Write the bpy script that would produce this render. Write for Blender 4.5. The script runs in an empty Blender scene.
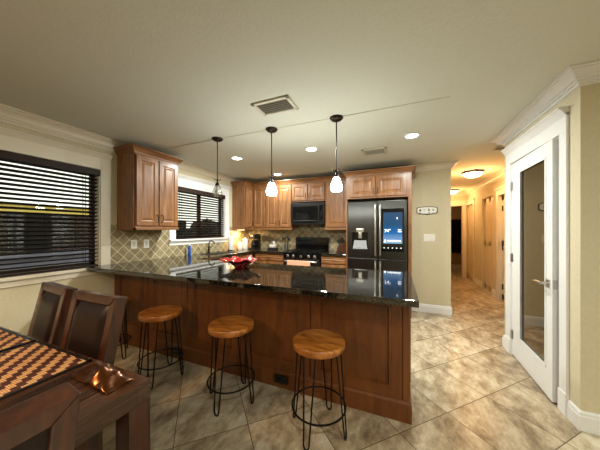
import bpy, bmesh, math, random
from mathutils import Vector, Matrix
random.seed(7)
PI = math.pi
SC = bpy.context.scene
COL = SC.collection
# ------------------------------------------------------------------ camera, world, exposure
cam = bpy.data.cameras.new('camera'); cam.lens = 14.294; cam.sensor_width = 36; cam.sensor_fit = 'HORIZONTAL'
cam.shift_y = 0.0083; cam.clip_start = 0.05; cam.clip_end = 200
camo = bpy.data.objects.new('camera', cam); COL.objects.link(camo)
camo.location = (0, 0, 1.336); camo.rotation_euler = (PI/2, 0, 0.3913)
SC.camera = camo
SC.view_settings.view_transform = 'Standard'; SC.view_settings.look = 'None'
SC.view_settings.gamma = 1; SC.view_settings.use_curve_mapping = False
SC.view_settings.exposure = 1.2
SC.cycles.use_denoising = True
SC.cycles.max_bounces = 8; SC.cycles.sample_clamp_indirect = 4.0
SC.cycles.caustics_reflective = False; SC.cycles.caustics_refractive = False
world = bpy.data.worlds.new('world'); SC.world = world; world.use_nodes = True
world.node_tree.nodes['Background'].inputs[0].default_value = (0.84, 0.87, 0.72, 1)
world.node_tree.nodes['Background'].inputs[1].default_value = 0.8

CAN_W, ROOM_W, DINING_W, HALL_W, PEND_E = 15.0, 12.0, 14.0, 11.0, 46.0
CAN_COL = (0.97, 1.0, 0.93); WARM = (1.0, 0.66, 0.36); HALLC = (1.0, 0.47, 0.16)

# ------------------------------------------------------------------ materials
def rgb(r, g, b):
    f = lambda c: (c/255/12.92) if c/255 <= .04045 else ((c/255+.055)/1.055)**2.4
    return (f(r), f(g), f(b), 1)
def new_mat(name):
    m = bpy.data.materials.new(name); m.use_nodes = True
    return m, m.node_tree, m.node_tree.nodes['Principled BSDF']
def N(nt, t, **kw):
    n = nt.nodes.new(t)
    for k, v in kw.items(): setattr(n, k, v)
    return n
def ramp(nt, fac, stops):
    r = N(nt, 'ShaderNodeValToRGB'); e = r.color_ramp.elements
    e[0].position, e[0].color = stops[0]; e[1].position, e[1].color = stops[-1]
    for p, c in stops[1:-1]:
        x = e.new(p); x.color = c
    nt.links.new(fac, r.inputs[0]); return r.outputs[0]
def plain(name, col, rough=.5, metal=0, noise=.06, scale=20, bump=0, coat=0, spec=None):
    m, nt, b = new_mat(name)
    tc = N(nt, 'ShaderNodeTexCoord'); nz = N(nt, 'ShaderNodeTexNoise'); nz.inputs['Scale'].default_value = scale
    nt.links.new(tc.outputs['Object'], nz.inputs['Vector'])
    lo = tuple(c*(1-noise) for c in col[:3])+(1,); hi = tuple(min(1, c*(1+noise)) for c in col[:3])+(1,)
    nt.links.new(ramp(nt, nz.outputs['Fac'], [(.3, lo), (.7, hi)]), b.inputs['Base Color'])
    b.inputs['Roughness'].default_value = rough; b.inputs['Metallic'].default_value = metal
    if coat: b.inputs['Coat Weight'].default_value = coat; b.inputs['Coat Roughness'].default_value = .08
    if spec is not None: b.inputs['Specular IOR Level'].default_value = spec
    if bump:
        bp = N(nt, 'ShaderNodeBump'); bp.inputs['Strength'].default_value = bump; bp.inputs['Distance'].default_value = .01
        nt.links.new(nz.outputs['Fac'], bp.inputs['Height']); nt.links.new(bp.outputs[0], b.inputs['Normal'])
    return m
def wood(name, dark, mid, light, rough=.4, scale=(14, 14, 1.6), coat=.12):
    m, nt, b = new_mat(name)
    tc = N(nt, 'ShaderNodeTexCoord'); mp = N(nt, 'ShaderNodeMapping'); mp.inputs['Scale'].default_value = scale
    nt.links.new(tc.outputs['Object'], mp.inputs[0])
    nz = N(nt, 'ShaderNodeTexNoise'); nz.inputs['Scale'].default_value = 1.6; nz.inputs['Detail'].default_value = 6
    nz.inputs['Distortion'].default_value = 1.2
    nt.links.new(mp.outputs[0], nz.inputs['Vector'])
    nt.links.new(ramp(nt, nz.outputs['Fac'], [(.3, dark), (.5, mid), (.72, light)]), b.inputs['Base Color'])
    b.inputs['Roughness'].default_value = rough; b.inputs['Coat Weight'].default_value = coat
    b.inputs['Coat Roughness'].default_value = .2
    return m
def emit(name, col, s):
    m, nt, b = new_mat(name)
    b.inputs['Base Color'].default_value = (.8, .8, .8, 1)
    b.inputs['Emission Color'].default_value = tuple(col[:3])+(1,); b.inputs['Emission Strength'].default_value = s
    return m
def tiles(name, axes, size, off, grout_w, stops, grout, rough, cell_var=.25, nscale=3.0, bump=.25, stretch=(1, 1, 1), dist=.7):
    """square tiles laid on the diagonal; axes = which world axes span the surface"""
    m, nt, b = new_mat(name)
    geo = N(nt, 'ShaderNodeNewGeometry'); sp = N(nt, 'ShaderNodeSeparateXYZ')
    nt.links.new(geo.outputs['Position'], sp.inputs[0])
    def mth(op, a, c=None):
        n = N(nt, 'ShaderNodeMath', operation=op)
        for i, v in enumerate((a, c)):
            if v is None: continue
            if isinstance(v, (int, float)): n.inputs[i].default_value = v
            else: nt.links.new(v, n.inputs[i])
        return n.outputs[0]
    A, B = sp.outputs[axes[0]], sp.outputs[axes[1]]
    A = mth('SUBTRACT', A, off[0]); B = mth('SUBTRACT', B, off[1])
    k = .70710678/size
    u = mth('MULTIPLY', mth('ADD', A, B), k); v = mth('MULTIPLY', mth('SUBTRACT', B, A), k)
    fu, fv = mth('FRACT', u), mth('FRACT', v)
    du = mth('ABSOLUTE', mth('SUBTRACT', fu, .5)); dv = mth('ABSOLUTE', mth('SUBTRACT', fv, .5))
    edge = mth('MAXIMUM', du, dv)
    mask = mth('GREATER_THAN', edge, .5-grout_w/size/2)
    cu, cv = mth('FLOOR', u), mth('FLOOR', v)
    cb = N(nt, 'ShaderNodeCombineXYZ'); nt.links.new(cu, cb.inputs[0]); nt.links.new(cv, cb.inputs[1])
    wn = N(nt, 'ShaderNodeTexWhiteNoise', noise_dimensions='3D'); nt.links.new(cb.outputs[0], wn.inputs['Vector'])
    # per-tile offset pattern
    vm = N(nt, 'ShaderNodeVectorMath', operation='MULTIPLY_ADD')
    nt.links.new(wn.outputs['Color'], vm.inputs[0]); vm.inputs[1].default_value = (9, 9, 9)
    mp = N(nt, 'ShaderNodeMapping'); mp.inputs['Scale'].default_value = stretch; mp.inputs['Rotation'].default_value = (0, 0, -PI/4 if axes == (0, 1) else 0)
    nt.links.new(geo.outputs['Position'], mp.inputs[0]); nt.links.new(mp.outputs[0], vm.inputs[2])
    nz = N(nt, 'ShaderNodeTexNoise'); nz.inputs['Scale'].default_value = nscale; nz.inputs['Detail'].default_value = 9
    nz.inputs['Roughness'].default_value = .72; nz.inputs['Distortion'].default_value = dist
    nt.links.new(vm.outputs[0], nz.inputs['Vector'])
    f = mth('ADD', nz.outputs['Fac'], mth('MULTIPLY', mth('SUBTRACT', wn.outputs['Value'], .5), cell_var))
    c = ramp(nt, f, stops)
    mx = N(nt, 'ShaderNodeMix', data_type='RGBA'); nt.links.new(mask, mx.inputs[0])
    nt.links.new(c, mx.inputs[6]); mx.inputs[7].default_value = grout
    nt.links.new(mx.outputs[2], b.inputs['Base Color'])
    rr = N(nt, 'ShaderNodeMapRange'); nt.links.new(mask, rr.inputs[0]); rr.inputs[3].default_value = rough; rr.inputs[4].default_value = .8
    nt.links.new(rr.outputs[0], b.inputs['Roughness'])
    bp = N(nt, 'ShaderNodeBump'); bp.inputs['Strength'].default_value = bump; bp.inputs['Distance'].default_value = .004
    nt.links.new(mth('SUBTRACT', nz.outputs['Fac'], mth('MULTIPLY', mask, .8)), bp.inputs['Height']); nt.links.new(bp.outputs[0], b.inputs['Normal'])
    return m

M = {}
M['ceiling'] = plain('ceiling_paint', rgb(212, 214, 201), .9, noise=.02, scale=60, bump=.14)
M['wall'] = plain('beige_wall_paint', rgb(204, 194, 164), .8, noise=.03, scale=50, bump=.15)
M['white'] = plain('white_trim_paint', rgb(226, 226, 224), .35, noise=.01)
M['cream'] = plain('cream_trim_paint', rgb(222, 214, 196), .4, noise=.01)
M['floor'] = tiles('floor_stone_tile', (0, 1), .4545, (.33, 2.02), .005,
                   [(.30, rgb(102, 87, 66)), (.44, rgb(152, 135, 109)), (.54, rgb(180, 165, 138)), (.70, rgb(212, 203, 180))],
                   rgb(84, 69, 50), .3, .10, 9, .2, (1, .55, 1), .15)
sst = [(.3, rgb(118, 104, 74)), (.5, rgb(144, 130, 98)), (.72, rgb(172, 158, 122))]
M['splash_l'] = tiles('backsplash_tile_side', (1, 2), .1, (0, .93), .006, sst, rgb(222, 212, 178), .4, .2, 9, .2)
M['splash_b'] = tiles('backsplash_tile_back', (0, 2), .1, (0, .93), .006, sst, rgb(222, 212, 178), .4, .2, 9, .2)
M['wood'] = wood('cabinet_maple', rgb(106, 68, 38), rgb(132, 88, 50), rgb(154, 106, 63))
M['wood_h'] = wood('cabinet_maple_horizontal', rgb(106, 68, 38), rgb(132, 88, 50), rgb(154, 106, 63), scale=(1.6, 14, 14))
M['wood_p'] = wood('peninsula_shaded_maple', rgb(80, 41, 11), rgb(100, 54, 15), rgb(114, 65, 21), rough=.45, scale=(7, 7, 1.2), coat=.1)  # cabinet maple with the peninsula's shade and warm light put into the colour
M['dark_wood'] = wood('dark_dining_wood', rgb(30, 17, 9), rgb(54, 31, 18), rgb(80, 48, 29), rough=.15, scale=(20, 2, 20), coat=.5)
M['dark_wood_v'] = wood('dark_chair_wood', rgb(34, 15, 8), rgb(58, 26, 13), rgb(80, 40, 21), rough=.3, scale=(20, 20, 2), coat=.5)
M['seat_wood'] = wood('stool_elm_wood', rgb(120, 66, 22), rgb(176, 108, 42), rgb(206, 140, 66), rough=.35, scale=(3, 12, 12), coat=.4)
M['black_metal'] = plain('black_steel', rgb(20, 18, 17), .4, .6)
M['bronze'] = plain('oil_rubbed_bronze', rgb(44, 32, 24), .4, .7)
M['steel'] = plain('brushed_nickel', rgb(190, 188, 182), .28, 1)
M['tray_grey'] = plain('dispenser_grey', rgb(120, 122, 122), .35, .5)
M['fridge'] = plain('black_stainless', rgb(84, 84, 83), .2, .95, noise=.03, scale=4)
M['fridge_dark'] = plain('dark_grey_panel', rgb(26, 26, 27), .3, .3)
_b = M['fridge'].node_tree.nodes['Principled BSDF']; _b.inputs['Anisotropic'].default_value = .85; _b.inputs['Roughness'].default_value = .32
_t = N(M['fridge'].node_tree, 'ShaderNodeCombineXYZ'); _t.inputs[0].default_value = 1; M['fridge'].node_tree.links.new(_t.outputs[0], _b.inputs['Tangent'])
M['black_gloss'] = plain('black_glass', rgb(10, 10, 12), .08, 0)
M['black'] = plain('black_plastic', rgb(16, 15, 15), .35)
M['leather'] = plain('black_leather', rgb(26, 12, 9), .38, noise=.2, scale=60, bump=.1, spec=.3)
M['blind'] = plain('dark_brown_blind_wood', rgb(38, 22, 12), .5, spec=.25)
M['white_plastic'] = plain('white_plastic', rgb(232, 230, 222), .35)
M['white_ceramic'] = plain('white_ceramic', rgb(236, 232, 222), .15)
M['paper'] = plain('white_paper', rgb(238, 236, 230), .8)
M['pink'] = plain('peach_cotton', rgb(224, 160, 130), .9, bump=.4)
M['blue_liquid'] = plain('blue_dish_soap', rgb(8, 84, 170), .1, coat=.6)
M['vent_white'] = plain('vent_white_enamel', rgb(205, 200, 182), .5)
M['vent_dark'] = plain('vent_painted_shade', rgb(34, 32, 28), .8)
M['vent_blade'] = plain('vent_blade_grey', rgb(150, 146, 130), .6)
M['knife_wood'] = plain('cherry_block_wood', rgb(84, 50, 30), .5)
M['hedge'] = plain('dark_hedge_leaves', rgb(14, 20, 12), .9, noise=.5, scale=30, bump=.8)
M['fence'] = plain('dark_fence_boards', rgb(14, 13, 14), .9)
M['yellowwall'] = plain('yellow_garden_wall', rgb(232, 206, 104), .9)
M['bluewall'] = plain('blue_grey_reflection', rgb(132, 134, 160), .8)
M['lawn'] = plain('lawn', rgb(40, 44, 30), .95, noise=.4, scale=8)
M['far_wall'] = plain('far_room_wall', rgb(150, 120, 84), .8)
M['door_cream'] = plain('hall_door_paint', rgb(214, 196, 164), .45, noise=.01)
M['lens'] = emit('downlight_lens', (1, .97, .88), 14)
M['pend_glow'] = emit('lit_frosted_shade', (.98, 1, .92), PEND_E)
M['hall_glow'] = emit('lit_alabaster_bowl', (1, .78, .42), 7)
M['led'] = emit('night_light_lens', (1, .72, .38), 8)
def granite():
    m, nt, b = new_mat('dark_granite')
    tc = N(nt, 'ShaderNodeTexCoord'); v = N(nt, 'ShaderNodeTexVoronoi'); v.inputs['Scale'].default_value = 130
    nz = N(nt, 'ShaderNodeTexNoise'); nz.inputs['Scale'].default_value = 90; nz.inputs['Detail'].default_value = 4
    nt.links.new(tc.outputs['Object'], v.inputs[0]); nt.links.new(tc.outputs['Object'], nz.inputs['Vector'])
    c1 = ramp(nt, v.outputs['Color'], [(.2, rgb(13, 11, 10)), (.6, rgb(36, 33, 27)), (.88, rgb(84, 78, 64))])
    c2 = ramp(nt, nz.outputs['Fac'], [(.4, (.35, .35, .35, 1)), (.7, (1.15, 1.1, 1, 1))])
    mx = N(nt, 'ShaderNodeMix', data_type='RGBA', blend_type='MULTIPLY'); mx.inputs[0].default_value = 1
    nt.links.new(c1, mx.inputs[6]); nt.links.new(c2, mx.inputs[7]); nt.links.new(mx.outputs[2], b.inputs['Base Color'])
    b.inputs['Roughness'].default_value = .05; b.inputs['IOR'].default_value = 1.75
    return m
M['granite'] = granite()
def glass(name, tint=(1, 1, 1, 1), fac=None):
    m = bpy.data.materials.new(name); m.use_nodes = True; nt = m.node_tree; nt.nodes.clear()
    o = N(nt, 'ShaderNodeOutputMaterial'); t = N(nt, 'ShaderNodeBsdfTransparent'); g = N(nt, 'ShaderNodeBsdfGlossy'); g.inputs['Roughness'].default_value = .02
    t.inputs[0].default_value = tint
    mx = N(nt, 'ShaderNodeMixShader')
    if fac is None:
        fr = N(nt, 'ShaderNodeFresnel'); fr.inputs[0].default_value = 1.5; nt.links.new(fr.outputs[0], mx.inputs[0])
    else: mx.inputs[0].default_value = fac
    nt.links.new(t.outputs[0], mx.inputs[1]); nt.links.new(g.outputs[0], mx.inputs[2]); nt.links.new(mx.outputs[0], o.inputs[0])
    return m
M['glass'] = glass('window_glass', (1, 1, 1, 1), .05)
M['jar_glass'] = glass('clear_ribbed_glass', (.9, .92, .9, 1), .22)
def mirror():
    m, nt, b = new_mat('bronze_tinted_mirror')
    b.inputs['Base Color'].default_value = rgb(128, 112, 88); b.inputs['Metallic'].default_value = 1; b.inputs['Roughness'].default_value = .02
    return m
M['mirror'] = mirror()
def copper():
    m, nt, b = new_mat('copper_satin'); b.inputs['Base Color'].default_value = rgb(88, 48, 16); b.inputs['Metallic'].default_value = .75; b.inputs['Roughness'].default_value = .24
    return m
M['copper'] = copper()
def redglass():
    m, nt, b = new_mat('red_art_glass')
    tc = N(nt, 'ShaderNodeTexCoord'); nz = N(nt, 'ShaderNodeTexNoise'); nz.inputs['Scale'].default_value = 14; nz.inputs['Distortion'].default_value = 2
    nt.links.new(tc.outputs['Object'], nz.inputs['Vector'])
    nt.links.new(ramp(nt, nz.outputs['Fac'], [(.35, rgb(104, 8, 12)), (.58, rgb(158, 22, 28)), (.68, rgb(225, 170, 165))]), b.inputs['Base Color'])
    b.inputs['Roughness'].default_value = .08; b.inputs['Coat Weight'].default_value = .5
    return m
M['redglass'] = redglass()
def matweave():
    m, nt, b = new_mat('woven_bamboo')
    tc = N(nt, 'ShaderNodeTexCoord'); sp = N(nt, 'ShaderNodeSeparateXYZ'); nt.links.new(tc.outputs['Object'], sp.inputs[0])
    def mth(op, a, c=None):
        n = N(nt, 'ShaderNodeMath', operation=op)
        for i, v in enumerate((a, c)):
            if v is None: continue
            if isinstance(v, (int, float)): n.inputs[i].default_value = v
            else: nt.links.new(v, n.inputs[i])
        return n.outputs[0]
    ry = mth('DIVIDE', sp.outputs[1], .021); row = mth('FLOOR', ry)
    u = mth('DIVIDE', mth('ADD', sp.outputs[0], mth('MULTIPLY', row, .021)), .080); fu = mth('FRACT', u)
    dark = mth('GREATER_THAN', fu, .55)
    thin = mth('GREATER_THAN', mth('ABSOLUTE', mth('SUBTRACT', mth('FRACT', mth('MULTIPLY', ry, 3)), .5)), .40)
    gap = mth('MAXIMUM', thin, mth('LESS_THAN', fu, .05))
    mx = N(nt, 'ShaderNodeMix', data_type='RGBA'); nt.links.new(dark, mx.inputs[0]); mx.inputs[6].default_value = rgb(190, 146, 98); mx.inputs[7].default_value = rgb(66, 28, 22)
    m2 = N(nt, 'ShaderNodeMix', data_type='RGBA'); nt.links.new(gap, m2.inputs[0]); nt.links.new(mx.outputs[2], m2.inputs[6]); m2.inputs[7].default_value = rgb(46, 18, 12)
    nt.links.new(m2.outputs[2], b.inputs['Base Color']); b.inputs['Roughness'].default_value = .45
    return m
M['weave'] = matweave()
def screen():
    m, nt, b = new_mat('lit_blue_screen')
    tc = N(nt, 'ShaderNodeTexCoord'); sp = N(nt, 'ShaderNodeSeparateXYZ'); nt.links.new(tc.outputs['Generated'], sp.inputs[0])
    c = ramp(nt, sp.outputs[2], [(0, rgb(150, 200, 225)), (.1, rgb(120, 165, 210)), (.28, rgb(80, 130, 185)), (.32, rgb(0, 110, 180)), (.6, rgb(26, 80, 120)), (1, rgb(50, 84, 120))])
    b.inputs['Base Color'].default_value = (0, 0, 0, 1); nt.links.new(c, b.inputs['Emission Color']); b.inputs['Emission Strength'].default_value = .45
    b.inputs['Roughness'].default_value = .1
    return m
M['screen'] = screen()
M['screen_text'] = emit('lit_screen_text', (.95, .98, 1), 0.7)
M['clock_text'] = emit('lit_clock_digits', (.6, .8, .9), .5)

# ------------------------------------------------------------------ mesh building
class MB:
    def __init__(s): s.v = []; s.f = []
    def add(s, vs, fs, mat=None):
        o = len(s.v)
        s.v += [tuple(mat @ Vector(v)) if mat else tuple(v) for v in vs]
        s.f += [tuple(i+o for i in f) for f in fs]; return s
    def box(s, x0, x1, y0, y1, z0, z1, mat=None):
        vs = [(x, y, z) for x in (x0, x1) for y in (y0, y1) for z in (z0, z1)]
        return s.add(vs, [(0, 1, 3, 2), (4, 6, 7, 5), (0, 4, 5, 1), (2, 3, 7, 6), (0, 2, 6, 4), (1, 5, 7, 3)], mat)
    def ring(s, rings, cap0=True, cap1=True):
        n = len(rings[0]); vs = [p for r in rings for p in r]; fs = []
        for i in range(len(rings)-1):
            for j in range(n):
                fs.append((i*n+j, i*n+(j+1) % n, (i+1)*n+(j+1) % n, (i+1)*n+j))
        if cap0: fs.append(tuple(range(n))[::-1])
        if cap1: fs.append(tuple(range((len(rings)-1)*n, len(rings)*n)))
        return s.add(vs, fs)
    def lathe(s, prof, n=24, c=(0, 0), cap0=True, cap1=True, sx=1, sy=1):
        return s.ring([[(c[0]+r*sx*math.cos(2*PI*k/n), c[1]+r*sy*math.sin(2*PI*k/n), z) for k in range(n)] for r, z in prof], cap0, cap1)
    def tube(s, pts, r, n=8, closed=False, cap=True):
        pts = [Vector(p) for p in pts]; rings = []; prev = None; L = len(pts)
        rr = r if isinstance(r, (list, tuple)) else [r]*L
        for i, p in enumerate(pts):
            if closed: t = (pts[(i+1) % L]-pts[i-1])
            else: t = pts[min(i+1, L-1)]-pts[max(i-1, 0)]
            t.normalize()
            if prev is None: a = t.cross(Vector((0, 0, 1)) if abs(t.z) < .9 else Vector((1, 0, 0)))
            else: a = prev-t*prev.dot(t)
            a.normalize(); prev = a; b = t.cross(a)
            rings.append([tuple(p+(a*math.cos(2*PI*k/n)+b*math.sin(2*PI*k/n))*rr[i]) for k in range(n)])
        if closed: rings.append(rings[0]); return s.ring(rings, False, False)
        return s.ring(rings, cap, cap)
    def panel(s, x0, x1, z0, z1, y, prof, th=.02):
        """door front facing -Y at y; prof = [(inset, depth)] ; depth>0 goes back"""
        P = [(0, .003), (.003, 0)]+prof
        rings = [[(x0, y+th, z0), (x1, y+th, z0), (x1, y+th, z1), (x0, y+th, z1)]]
        for i, d in P: rings.append([(x0+i, y+d, z0+i), (x1-i, y+d, z0+i), (x1-i, y+d, z1-i), (x0+i, y+d, z1-i)])
        return s.ring(rings)
    def sweep(s, path, prof, closed=False):
        """profile [(out, z)] closed polygon; out goes to the LEFT of the path direction"""
        P = [Vector(p) for p in path]; n = len(P); rings = []
        for i in range(n):
            d0 = (P[i]-P[i-1]).normalized() if (i > 0 or closed) else None
            d1 = (P[(i+1) % n]-P[i]).normalized() if (i < n-1 or closed) else None
            if d0 is None: d0 = d1
            if d1 is None: d1 = d0
            n0 = Vector((-d0.y, d0.x)); n1 = Vector((-d1.y, d1.x)); m = (n0+n1); m = m/(m.dot(n0)) if m.dot(n0) > 1e-6 else n0
            rings.append([(P[i].x+m.x*o, P[i].y+m.y*o, z) for o, z in prof])
        if closed: rings.append(rings[0]); return s.ring(rings, False, False)
        return s.ring(rings)
    def build(s, name, mat, parent=None, bevel=0, smooth=False, loc=None, rz=0, seg=2):
        me = bpy.data.meshes.new(name); me.from_pydata(s.v, [], s.f)
        bm = bmesh.new(); bm.from_mesh(me); bmesh.ops.recalc_face_normals(bm, faces=bm.faces); bm.to_mesh(me); bm.free()
        me.materials.append(mat)
        if smooth:
            for p in me.polygons: p.use_smooth = True
            try: me.set_sharp_from_angle(angle=R(40))
            except Exception: pass
        o = bpy.data.objects.new(name, me); COL.objects.link(o)
        if bevel:
            b = o.modifiers.new('bevel', 'BEVEL'); b.width = bevel; b.segments = seg; b.limit_method = 'ANGLE'; b.angle_limit = R(40)
        if parent: o.parent = parent
        if loc: o.location = loc
        o.rotation_euler[2] = rz
        return o
R = math.radians
def tag(o, label, cat, group=None):
    o['label'] = label; o['category'] = cat
    if group: o['group'] = group
    return o
def thing(name, label, cat, loc=(0, 0, 0), rz=0, group=None):
    o = bpy.data.objects.new(name, None); COL.objects.link(o); o.location = loc; o.rotation_euler[2] = rz
    o.empty_display_size = .1
    return tag(o, label, cat, group)
def struct(o):
    o['kind'] = 'structure'; return o
def dup(o, parent=None):
    c = o.copy(); COL.objects.link(c); c.parent = parent
    for ch in list(o.children): dup(ch, c)
    return c
def box(name, mat, x0, x1, y0, y1, z0, z1, parent=None, bevel=0):
    return MB().box(x0, x1, y0, y1, z0, z1).build(name, mat, parent, bevel)
def area(name, parent, loc, size, power, col, shape='DISK', rot=(0, 0, 0), spread=None):
    l = bpy.data.lights.new(name, 'AREA'); l.shape = shape; l.size = size; l.energy = power; l.color = col
    if spread: l.spread = spread
    o = bpy.data.objects.new(name, l); COL.objects.link(o); o.location = loc; o.rotation_euler = rot
    if parent: o.parent = parent
    return o
def point(name, parent, loc, power, col, rad=.05):
    l = bpy.data.lights.new(name, 'POINT'); l.energy = power; l.color = col; l.shadow_soft_size = rad
    o = bpy.data.objects.new(name, l); COL.objects.link(o); o.location = loc
    if parent: o.parent = parent
    return o

# ------------------------------------------------------------------ the setting
H = 2.396; LX = -3.18; BY = 4.6; DX = 1.127
struct(box('floor', M['floor'], -3.3, 3.5, -3.6, 11.2, -.1, 0))
struct(box('ceiling', M['ceiling'], -3.3, 3.5, -3.6, 11.2, H, H+.1))
# left wall with two window openings (Y ranges)
W1 = (-.55, 1.66, .92, 2.03); W2 = (2.66, 3.80, 1.19, 2.02)
m = MB(); x0, x1 = LX-.14, LX
for ya, yb in ((-3.6, W1[0]), (W1[1], W2[0]), (W2[1], BY+.14)): m.box(x0, x1, ya, yb, 0, H)
for w in (W1, W2): m.box(x0, x1, w[0], w[1], 0, w[2]); m.box(x0, x1, w[0], w[1], w[3], H)
struct(m.build('wall_left', M['wall']))
struct(box('wall_back', M['wall'], LX, .19, BY, BY+.14, 0, H))
struct(box('wall_divider', M['wall'], .19, .766, 4.37, 8.0, 0, H))
struct(box('wall_behind', M['wall'], -3.3, 3.5, -3.74, -3.6, 0, H))
struct(box('wall_right', M['wall'], 3.5, 3.64, -3.6, 2.19, 0, H))
# closet block on the right: front wall with door opening
OY0, OY1, OZ = 2.385, 3.23, 2.045
m = MB()
m.box(DX, DX+.13, 2.19, OY0, 0, H); m.box(DX, DX+.13, OY1, 3.42, 0, H); m.box(DX, DX+.13, OY0, OY1, OZ, H)
m.box(DX+.13, 3.64, 2.19, 2.32, 0, H); m.box(DX+.13, 1.93, 3.30, 3.42, 0, H); m.box(1.93, 2.05, 2.32, 3.42, 0, H)
struct(m.build('wall_closet', M['wall']))
# hallway right wall with two openings, angled wall, end wall, far room
HX = 1.8; D2 = (4.92, 5.74, 2.0); D3 = (6.04, 6.74, 2.05)
m = MB()
for ya, yb in ((3.42, D2[0]), (D2[1], D3[0]), (D3[1], 7.3)): m.box(HX, HX+.13, ya, yb, 0, H)
for d in (D2, D3): m.box(HX, HX+.13, d[0], d[1], d[2], H)
struct(m.build('wall_hall', M['wall']))
m = MB(); m.box(.766, .95, 8.0, 8.12, 0, H); m.box(1.68, 1.80, 8.0, 8.12, 0, H); m.box(.95, 1.68, 8.0, 8.12, 2.02, H)
struct(m.build('wall_end', M['wall']))
# angled wall with a door opening, built in its own frame
AP, BP = Vector((1.8, 7.3)), Vector((1.765, 8.05)); adir = (BP-AP); AL = adir.length; ang = math.atan2(adir.y, adir.x)
m = MB(); m.box(0, .06, -.12, 0, 0, H); m.box(AL-.04, AL, -.12, 0, 0, H); m.box(.06, AL-.04, -.12, 0, 2.02, H)
struct(m.build('wall_angled', M['wall'], loc=(AP.x, AP.y, 0), rz=ang))
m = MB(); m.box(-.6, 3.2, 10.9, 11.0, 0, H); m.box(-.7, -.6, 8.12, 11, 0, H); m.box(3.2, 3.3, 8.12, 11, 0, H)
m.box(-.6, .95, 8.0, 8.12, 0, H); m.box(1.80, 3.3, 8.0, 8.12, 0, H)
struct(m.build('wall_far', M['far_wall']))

# crown mouldings: (out, z)
def crown_prof(s, top=H, h=None):
    h = h or s*1.05
    return [(0, top), (s, top), (s, top-h*.1), (s*.84, top-h*.12), (s*.84, top-h*.2), (s*.66, top-h*.3), (s*.52, top-h*.44), (s*.44, top-h*.6), (s*.42, top-h*.64), (s*.28, top-h*.65), (s*.28, top-h*.78), (s*.14, top-h*.8), (s*.14, top-h*.94), (0, top-h)]
def sw(name, path, prof, mat):
    return struct(MB().sweep(path, prof).build(name, M[mat]))
CR = crown_prof(.11, h=.098)
BB = [(0, 0), (.016, 0), (.016, .095), (.012, .105), (.012, .118), (.005, .13), (0, .13)]
def fixdir(path, outside):
    """order the path so that the left-hand normal of its first leg points to 'outside'"""
    a, b = Vector(path[0]), Vector(path[1]); d = b-a
    n = Vector((-d.y, d.x))
    return path if n.dot(Vector(outside)) > 0 else path[::-1]
def mould(name, path, outside, prof, mat): return sw(name, fixdir(path, outside), prof, mat)
dcrown = crown_prof(.1, h=.13)
mould('trim_1', [(LX, -3.6), (LX, 1.80)], (1, 0), dcrown, 'cream')
mould('trim_2', [(LX, 1.80), (LX, BY)], (1, 0), crown_prof(.085), 'cream')
mould('trim_3', [(.19, 4.37), (.766, 4.37), (.766, 8.0)], (0, -1), crown_prof(.095), 'cream')
mould('trim_4', [(3.5, 2.19), (DX, 2.19), (DX, 3.42), (HX, 3.42)], (0, -1), CR, 'white')
mould('trim_5', [(HX, 3.42), (HX, 7.3), (1.76, 8.0), (.766, 8.0)], (-1, 0), crown_prof(.1), 'cream')
mould('baseboard_divider', [(.19, 4.37), (.766, 4.37), (.766, 6.5)], (0, -1), BB, 'white')
mould('baseboard_right', [(3.5, 2.19), (DX, 2.19), (DX, 2.30)], (0, -1), BB, 'white')
mould('baseboard_closet', [(DX, 3.345), (DX, 3.42), (HX, 3.42), (HX, 4.82)], (-1, 0), BB, 'white')
mould('baseboard_hall', [(HX, 5.84), (HX, 6.04)], (-1, 0), BB, 'white')
mould('baseboard_passage', [(HX, 6.74), (HX, 7.26)], (-1, 0), BB, 'white')
mould('baseboard_left', [(LX, -3.6), (LX, 1.79)], (1, 0), BB, 'cream')
# thin grey strip across the ceiling, standing in for a ridge's shadow line
struct(box('ceiling_shadow_strip', M['vent_white'], -3.0, .38, 2.197, 2.205, H-.004, H))

# ---- windows (structure) : casing, cornice, sill, dark sash, glass
def window(name, W, casing, capmat, left_c=True):
    e = struct(bpy.data.objects.new(name, None)); COL.objects.link(e)
    y0, y1, z0, z1 = W; c = casing
    m = MB(); m.box(LX, LX+.018, y1, y1+c, z0-.02, z1+.14)
    m.box(LX, LX+.018, y0-c, y0, z0-.02, z1+.14); m.box(LX, LX+.018, y0, y1, z1, z1+.14)
    for a, b in ((y0-.001, y0+.008), (y1-.008, y1+.001)): m.box(LX-.13, LX+.001, a, b, z0, z1)
    m.box(LX-.13, LX+.001, y0, y1, z1-.008, z1)
    m.build('window_casing', M[capmat], e, bevel=.002)
    MB().sweep([(LX, y1+c+.0), (LX, y0-c)][::1], [(0, z1+.13), (.022, z1+.13), (.03, z1+.14), (.05, z1+.165), (.06, z1+.17), (.06, z1+.182), (0, z1+.182)]).build('window_cornice', M[capmat], e)
    m = MB(); m.box(LX-.13, LX+.045, y0-c, y1+c, z0-.03, z0); m.box(LX, LX+.016, y0-c, y1+c, z0-.09, z0-.03)
    m.build('window_sill', M[capmat], e, bevel=.003)
    xs = LX-.12; f = .05; m = MB()
    m.box(xs, xs+.035, y0, y0+f, z0, z1); m.box(xs, xs+.035, y1-f, y1, z0, z1); m.box(xs, xs+.035, y0, y1, z0, z0+f); m.box(xs, xs+.035, y0, y1, z1-f, z1)
    m.box(xs, xs+.035, (y0+y1)/2-.03, (y0+y1)/2+.03, z0, z1)
    m.build('window_frame', M['blind'], e)
    MB().box(xs+.012, xs+.018, y0+f, y1-f, z0+f, z1-f).build('pane', M['glass'], e)
    return e
window('window_1', W1, .10, 'cream'); window('window_2', W2, .11, 'white')

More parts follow.
